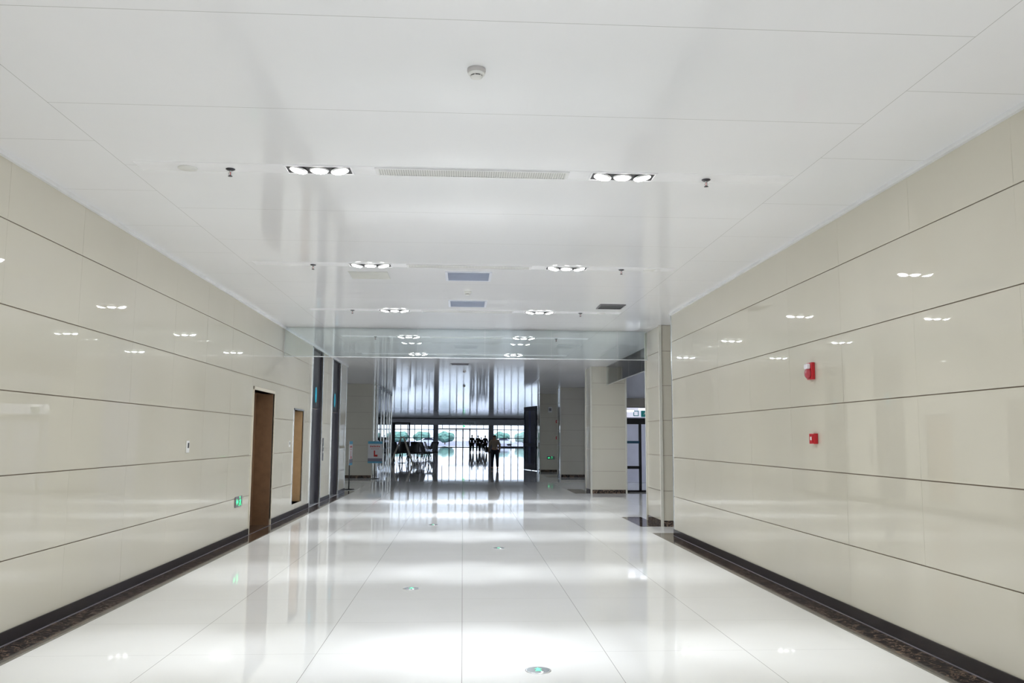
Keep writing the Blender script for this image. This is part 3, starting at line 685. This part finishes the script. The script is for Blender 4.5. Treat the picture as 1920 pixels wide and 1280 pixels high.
window('window_%d' % n, -13, -4.3, FY, 0, 5.2, 8, [.12, 1.45, 2.75, 3.5, 4.3], FR, 'far glass front left of the entrance', .12, .1)
window('window_%d' % (n+1), 4.3, 13, FY, 0, 5.2, 8, [.12, 1.45, 2.75, 3.5, 4.3], FR, 'far glass front right of the entrance', .12, .1)
window('window_%d' % (n+2), -4.3, 4.3, FY, 2.85, 5.2, 8, [3.5, 4.3], FR, 'far glass above the entrance doors', .10, .1)
window('window_%d' % (n+3), -4.3, -2.15, FY, 0, 2.85, 1, [], FR, 'far clear side glass left of the entrance doors', .08, .1)
window('window_%d' % (n+4), 2.15, 4.3, FY, 0, 2.85, 1, [], FR, 'far clear side glass right of the entrance doors', .08, .1)
for i in range(4):
    window('door_%d' % (6+i), -2.14+i*1.07, -2.14+(i+1)*1.07, FY, 0, 2.85, 1, [1.45, 2.62], FR, ['leftmost', 'second', 'third', 'rightmost'][i]+' leaf of the far glass entrance doors', .09, .1, 'door')
# ------------------------------------------------------------------ outside
struct(MB().box(-150, 150, 150, 420, -.12, -.02).build('ground', mat('pale_paving', (124, 122, 138), .7)), 'pale paving outside the entrance', 'ground')
struct(MB().box(13.2, 150, -50, 150, -.12, -.02).build('ground_side', MATS['pale_paving']), 'pale paving outside the side windows', 'ground')
def bush(x, y, r, label):
    t = thing('rounded_shrub', label, 'shrub', (x, y, 0), group='shrubs outside the far entrance')
    bm = bmesh.new(); bmesh.ops.create_icosphere(bm, subdivisions=3, radius=1)
    rr = random.Random(int(x*10)); 
    for v in bm.verts:
        q = 1+.12*math.sin(v.co.x*7+x)+.1*math.sin(v.co.y*9+v.co.z*6)+rr.uniform(-.05, .05); v.co = Vector((v.co.x*r*q, v.co.y*r*.8*q, .5+1.15*(v.co.z*q+1)))
    me = bpy.data.meshes.new('foliage'); bm.to_mesh(me); bm.free(); me.materials.append(mat('soft_green_leaves', (120, 160, 146), .8, noise=(98, 140, 122), scale=2.5))
    o = bpy.data.objects.new('foliage', me); C.objects.link(o); o.parent = t
    MB().rod((0, 0, 0), (0, 0, .8), .12).build('stem', WOOD, t); return t
for i, x in enumerate((-24, -19, -14, -9, -4, 8.5, 13.5, 18.5)):
    bush(x, 190+(i % 3)*2, 2.0, 'pale green shrub outside the far glass, number %s from the left' % ['one', 'two', 'three', 'four', 'five', 'six', 'seven', 'eight'][i])
def car(x, y, rz, label, col=(236, 238, 246)):
    t = thing('parked_car', label, 'car', (x, y, 0), rz, 'pale cars parked outside the far entrance')
    P_ = mat('car_paint_%d' % col[0], col, .25)
    prof = [(-2.2, .35), (-2.2, .8), (-1.95, .95), (-1.3, 1.0), (-.8, 1.42), (.7, 1.45), (1.35, 1.0), (2.05, .85), (2.2, .6), (2.2, .35)]
    M = Matrix.Translation((0, .87, 0)) @ Matrix.Rotation(PI/2, 4, 'X')
    MB().poly(prof, M, 1.74).build('body', P_, t, bevel=.08)
    MB().poly([(-1.12, 1.04), (-.74, 1.36), (.64, 1.38), (1.12, 1.04)], Matrix.Translation((0, .885, 0)) @ Matrix.Rotation(PI/2, 4, 'X'), 1.77).build('side_window', mat('car_glass', (60, 66, 80), .1), t)
    for a in (-1.35, 1.35):
        for b in (-.86, .72): MB().rod((a, b, .32), (a, b+.16, .32), .32, 20).build('wheel', BLACK, t)
    return t
car(7.6, 165, .15, 'white car parked right of the far entrance, beyond the man')
car(-6.8, 168, PI+.1, 'white car parked left of the far entrance')

# ------------------------------------------------------------------ people
def skin(name, chains, mat_, parent, sub=2):
    """chains: list of lists of (x,y,z,r); shared first points join by coordinate"""
    vs, es, rad, idx, roots = [], [], [], {}, []
    for ch in chains:
        prev = None
        for p in ch:
            key = (round(p[0], 4), round(p[1], 4), round(p[2], 4))
            if key not in idx: idx[key] = len(vs); vs.append(p[:3]); rad.append(p[3])
            i = idx[key]
            if prev is not None and prev != i: es.append((prev, i))
            prev = i
    me = bpy.data.meshes.new(name); me.from_pydata(vs, es, []); me.materials.append(mat_)
    o = bpy.data.objects.new(name, me); C.objects.link(o); o.parent = parent
    sk = o.modifiers.new('skin', 'SKIN'); sk.use_smooth_shade = True
    adj = {i: [] for i in range(len(vs))}
    for a, b in es: adj[a].append(b); adj[b].append(a)
    seen = set(); rootset = set()
    for i in range(len(vs)):
        if i in seen: continue
        rootset.add(i); st = [i]
        while st:
            q = st.pop()
            if q in seen: continue
            seen.add(q); st += adj[q]
    sv = me.skin_vertices[0].data
    for i, r in enumerate(rad):
        if isinstance(r, tuple): sv[i].radius = r
        else: sv[i].radius = (r, r)
        sv[i].use_root = i in rootset
    sb = o.modifiers.new('sub', 'SUBSURF'); sb.levels = sub; sb.render_levels = sub
    return o
SKIN = mat('skin', (176, 136, 112), .5); HAIR = mat('black_hair', (20, 17, 18), .6)
def person(loc, rz, label, top_col, leg_col, h=1.7, stride=.18, bend=.0, arm_l=.05, arm_r=.05, headdown=0., bulk=1.0):
    """faces local +y (away from the viewer when rz = 0)"""
    t = thing('person', label, 'person', loc, rz, None); s = h/1.72
    S = lambda ch: [(a*s, b*s, c*s, (r[0]*s, r[1]*s) if isinstance(r, tuple) else r*s) for a, b, c, r in ch]
    pel = (0, 0, .93, .125); che = (0, bend*.5, 1.27, .145); nk = (0, bend*.8+.0, 1.44, .06)
    hy = bend+headdown*.08; hz = 1.60-headdown*.04
    body = [[pel, (0, bend*.2, 1.08, .12), che, nk, (0, hy-.01, 1.52, .055), (0, hy+.01, hz-.02, .075), (0, hy, hz+.04, .092), (0, hy-.01, hz+.08, .07)]]
    def leg(sd, fwd): return [pel, (sd*.10, 0, .86, .105), (sd*.115, fwd*.5+.02, .50, .065), (sd*.12, fwd-.02, .10, .043), (sd*.125, fwd, .05, .045), (sd*.135, fwd+.13, .035, .035)]
    g = .018*bulk+.03*(bulk-1)
    def arm(sd, f, out): return [che, (sd*.17, bend*.6, 1.37, .062), (sd*(.235+out*.5), bend*.6-.02+f*.2, 1.13, .045), (sd*(.24+out), bend*.6+.06+f, .90, .032), (sd*(.24+out), bend*.6+.08+f, .85, .035), (sd*(.24+out), bend*.6+.09+f, .81, .032)]
    L, R_ = leg(-1, stride), leg(1, -stride); AL, AR = arm(-1, arm_l, .05), arm(1, arm_r, .02)
    chains = body+[L, R_, AL, AR]
    for A, sd in ((AL, -1), (AR, 1)):
        px, py, pz, _ = A[-1]
        for k, (dx, ln) in enumerate(((-.024, .062), (-.008, .076), (.008, .072), (.024, .058))):
            chains.append([(px, py+dx, pz-.01, .010), (px-sd*.006, py+dx*1.1+.004, pz-.01-ln*.6, .009), (px-sd*.02, py+dx*1.1+.008, pz-.01-ln, .008)])
        chains.append([(px, py+.025, pz+.02, .011), (px-sd*.012, py+.055, pz-.005, .010), (px-sd*.02, py+.062, pz-.03, .008)])
    chains.append([(0, hy+.085, hz+.015, .012), (0, hy+.108, hz-.005, .014)])
    for sd in (-1, 1): chains.append([(sd*.088, hy-.005, hz+.03, .014), (sd*.096, hy-.012, hz, .012)])
    skin('body', [S(c) for c in chains], SKIN, t)
    up_ = [[(0, 0, .93, .150), (0, bend*.2, 1.08, .14), (che[0], che[1], che[2], .165*bulk), (0, bend*.75, 1.42, .085)]]
    for A in (AL, AR): up_.append([(che[0], che[1], che[2], .165)]+[(a, b, c, r+g) for a, b, c, r in A[1:3]]+[(A[3][0], A[3][1], A[3][2]+.03, A[3][3]+.012)])
    skin('shirt', [S(c) for c in up_], top_col, t)
    tr = []
    for Lg in (L, R_): tr.append([(0, 0, .92, .142)]+[(a, b, c, r*bulk+.02) for a, b, c, r in Lg[1:4]])
    skin('trousers', [S(c) for c in tr], leg_col, t)
    for Lg, sd in ((L, -1), (R_, 1)): skin('shoe', [S([(Lg[3][0], Lg[3][1]-.02, .05, .05), (Lg[4][0]+sd*.01, Lg[4][1]+.06, .042, .044), (Lg[5][0], Lg[5][1]+.02, .038, .04)])], BLACK, t)
    skin('hair', [S([(0, hy-.025, hz+.02, .088), (0, hy-.012, hz+.075, .090), (0, hy+.01, hz+.115, .066)])], HAIR, t)
    return t, s
beige_shirt = mat('beige_shirt', (168, 152, 134), .8); dark_cloth = mat('dark_cloth', (20, 20, 30), .8); grey_cloth = mat('grey_cloth', (96, 96, 104), .8); navy_cloth = mat('navy_trousers', (24, 26, 40), .8)
p0, s0 = person((1.52, 40.8, 0), .08, 'person in beige shirt and dark trousers walking away, head bowed, carrying a dark bag', beige_shirt, navy_cloth, 1.68, .10, .05, .10, .16, headdown=1.6)
t = thing('shoulder_bag', 'small dark bag held at the left hip of the nearest walker', 'bag', (1.13, 40.88, .93), .1)
MB().box(-.08, .06, -.10, .10, -.13, .10).build('body', BLACK, t, bevel=.03)
mb = MB().rod((-.01, -.07, .09), (-.01, -.03, .17), .008).rod((-.01, -.03, .17), (-.01, .03, .17), .008).rod((-.01, .03, .17), (-.01, .07, .09), .008); mb.build('strap', BLACK, t)
person((.93, 88.0, 0), .0, 'person in dark clothes walking away, left of the distant pair', dark_cloth, dark_cloth, 1.78, .12, bulk=1.22)
person((1.56, 88.6, 0), -.1, 'person in dark clothes walking away, right of the distant pair', dark_cloth, dark_cloth, 1.74, -.12, bulk=1.22)
person((2.3, 88.6, 0), .1, 'person in dark clothes beside the distant column, walking away', dark_cloth, dark_cloth, 1.74, .1, bulk=1.22)
person((1.93, 90.2, 0), -.1, 'person in grey clothes walking away, partly behind the one in dark clothes', grey_cloth, grey_cloth, 1.55, -.1, bulk=1.22)
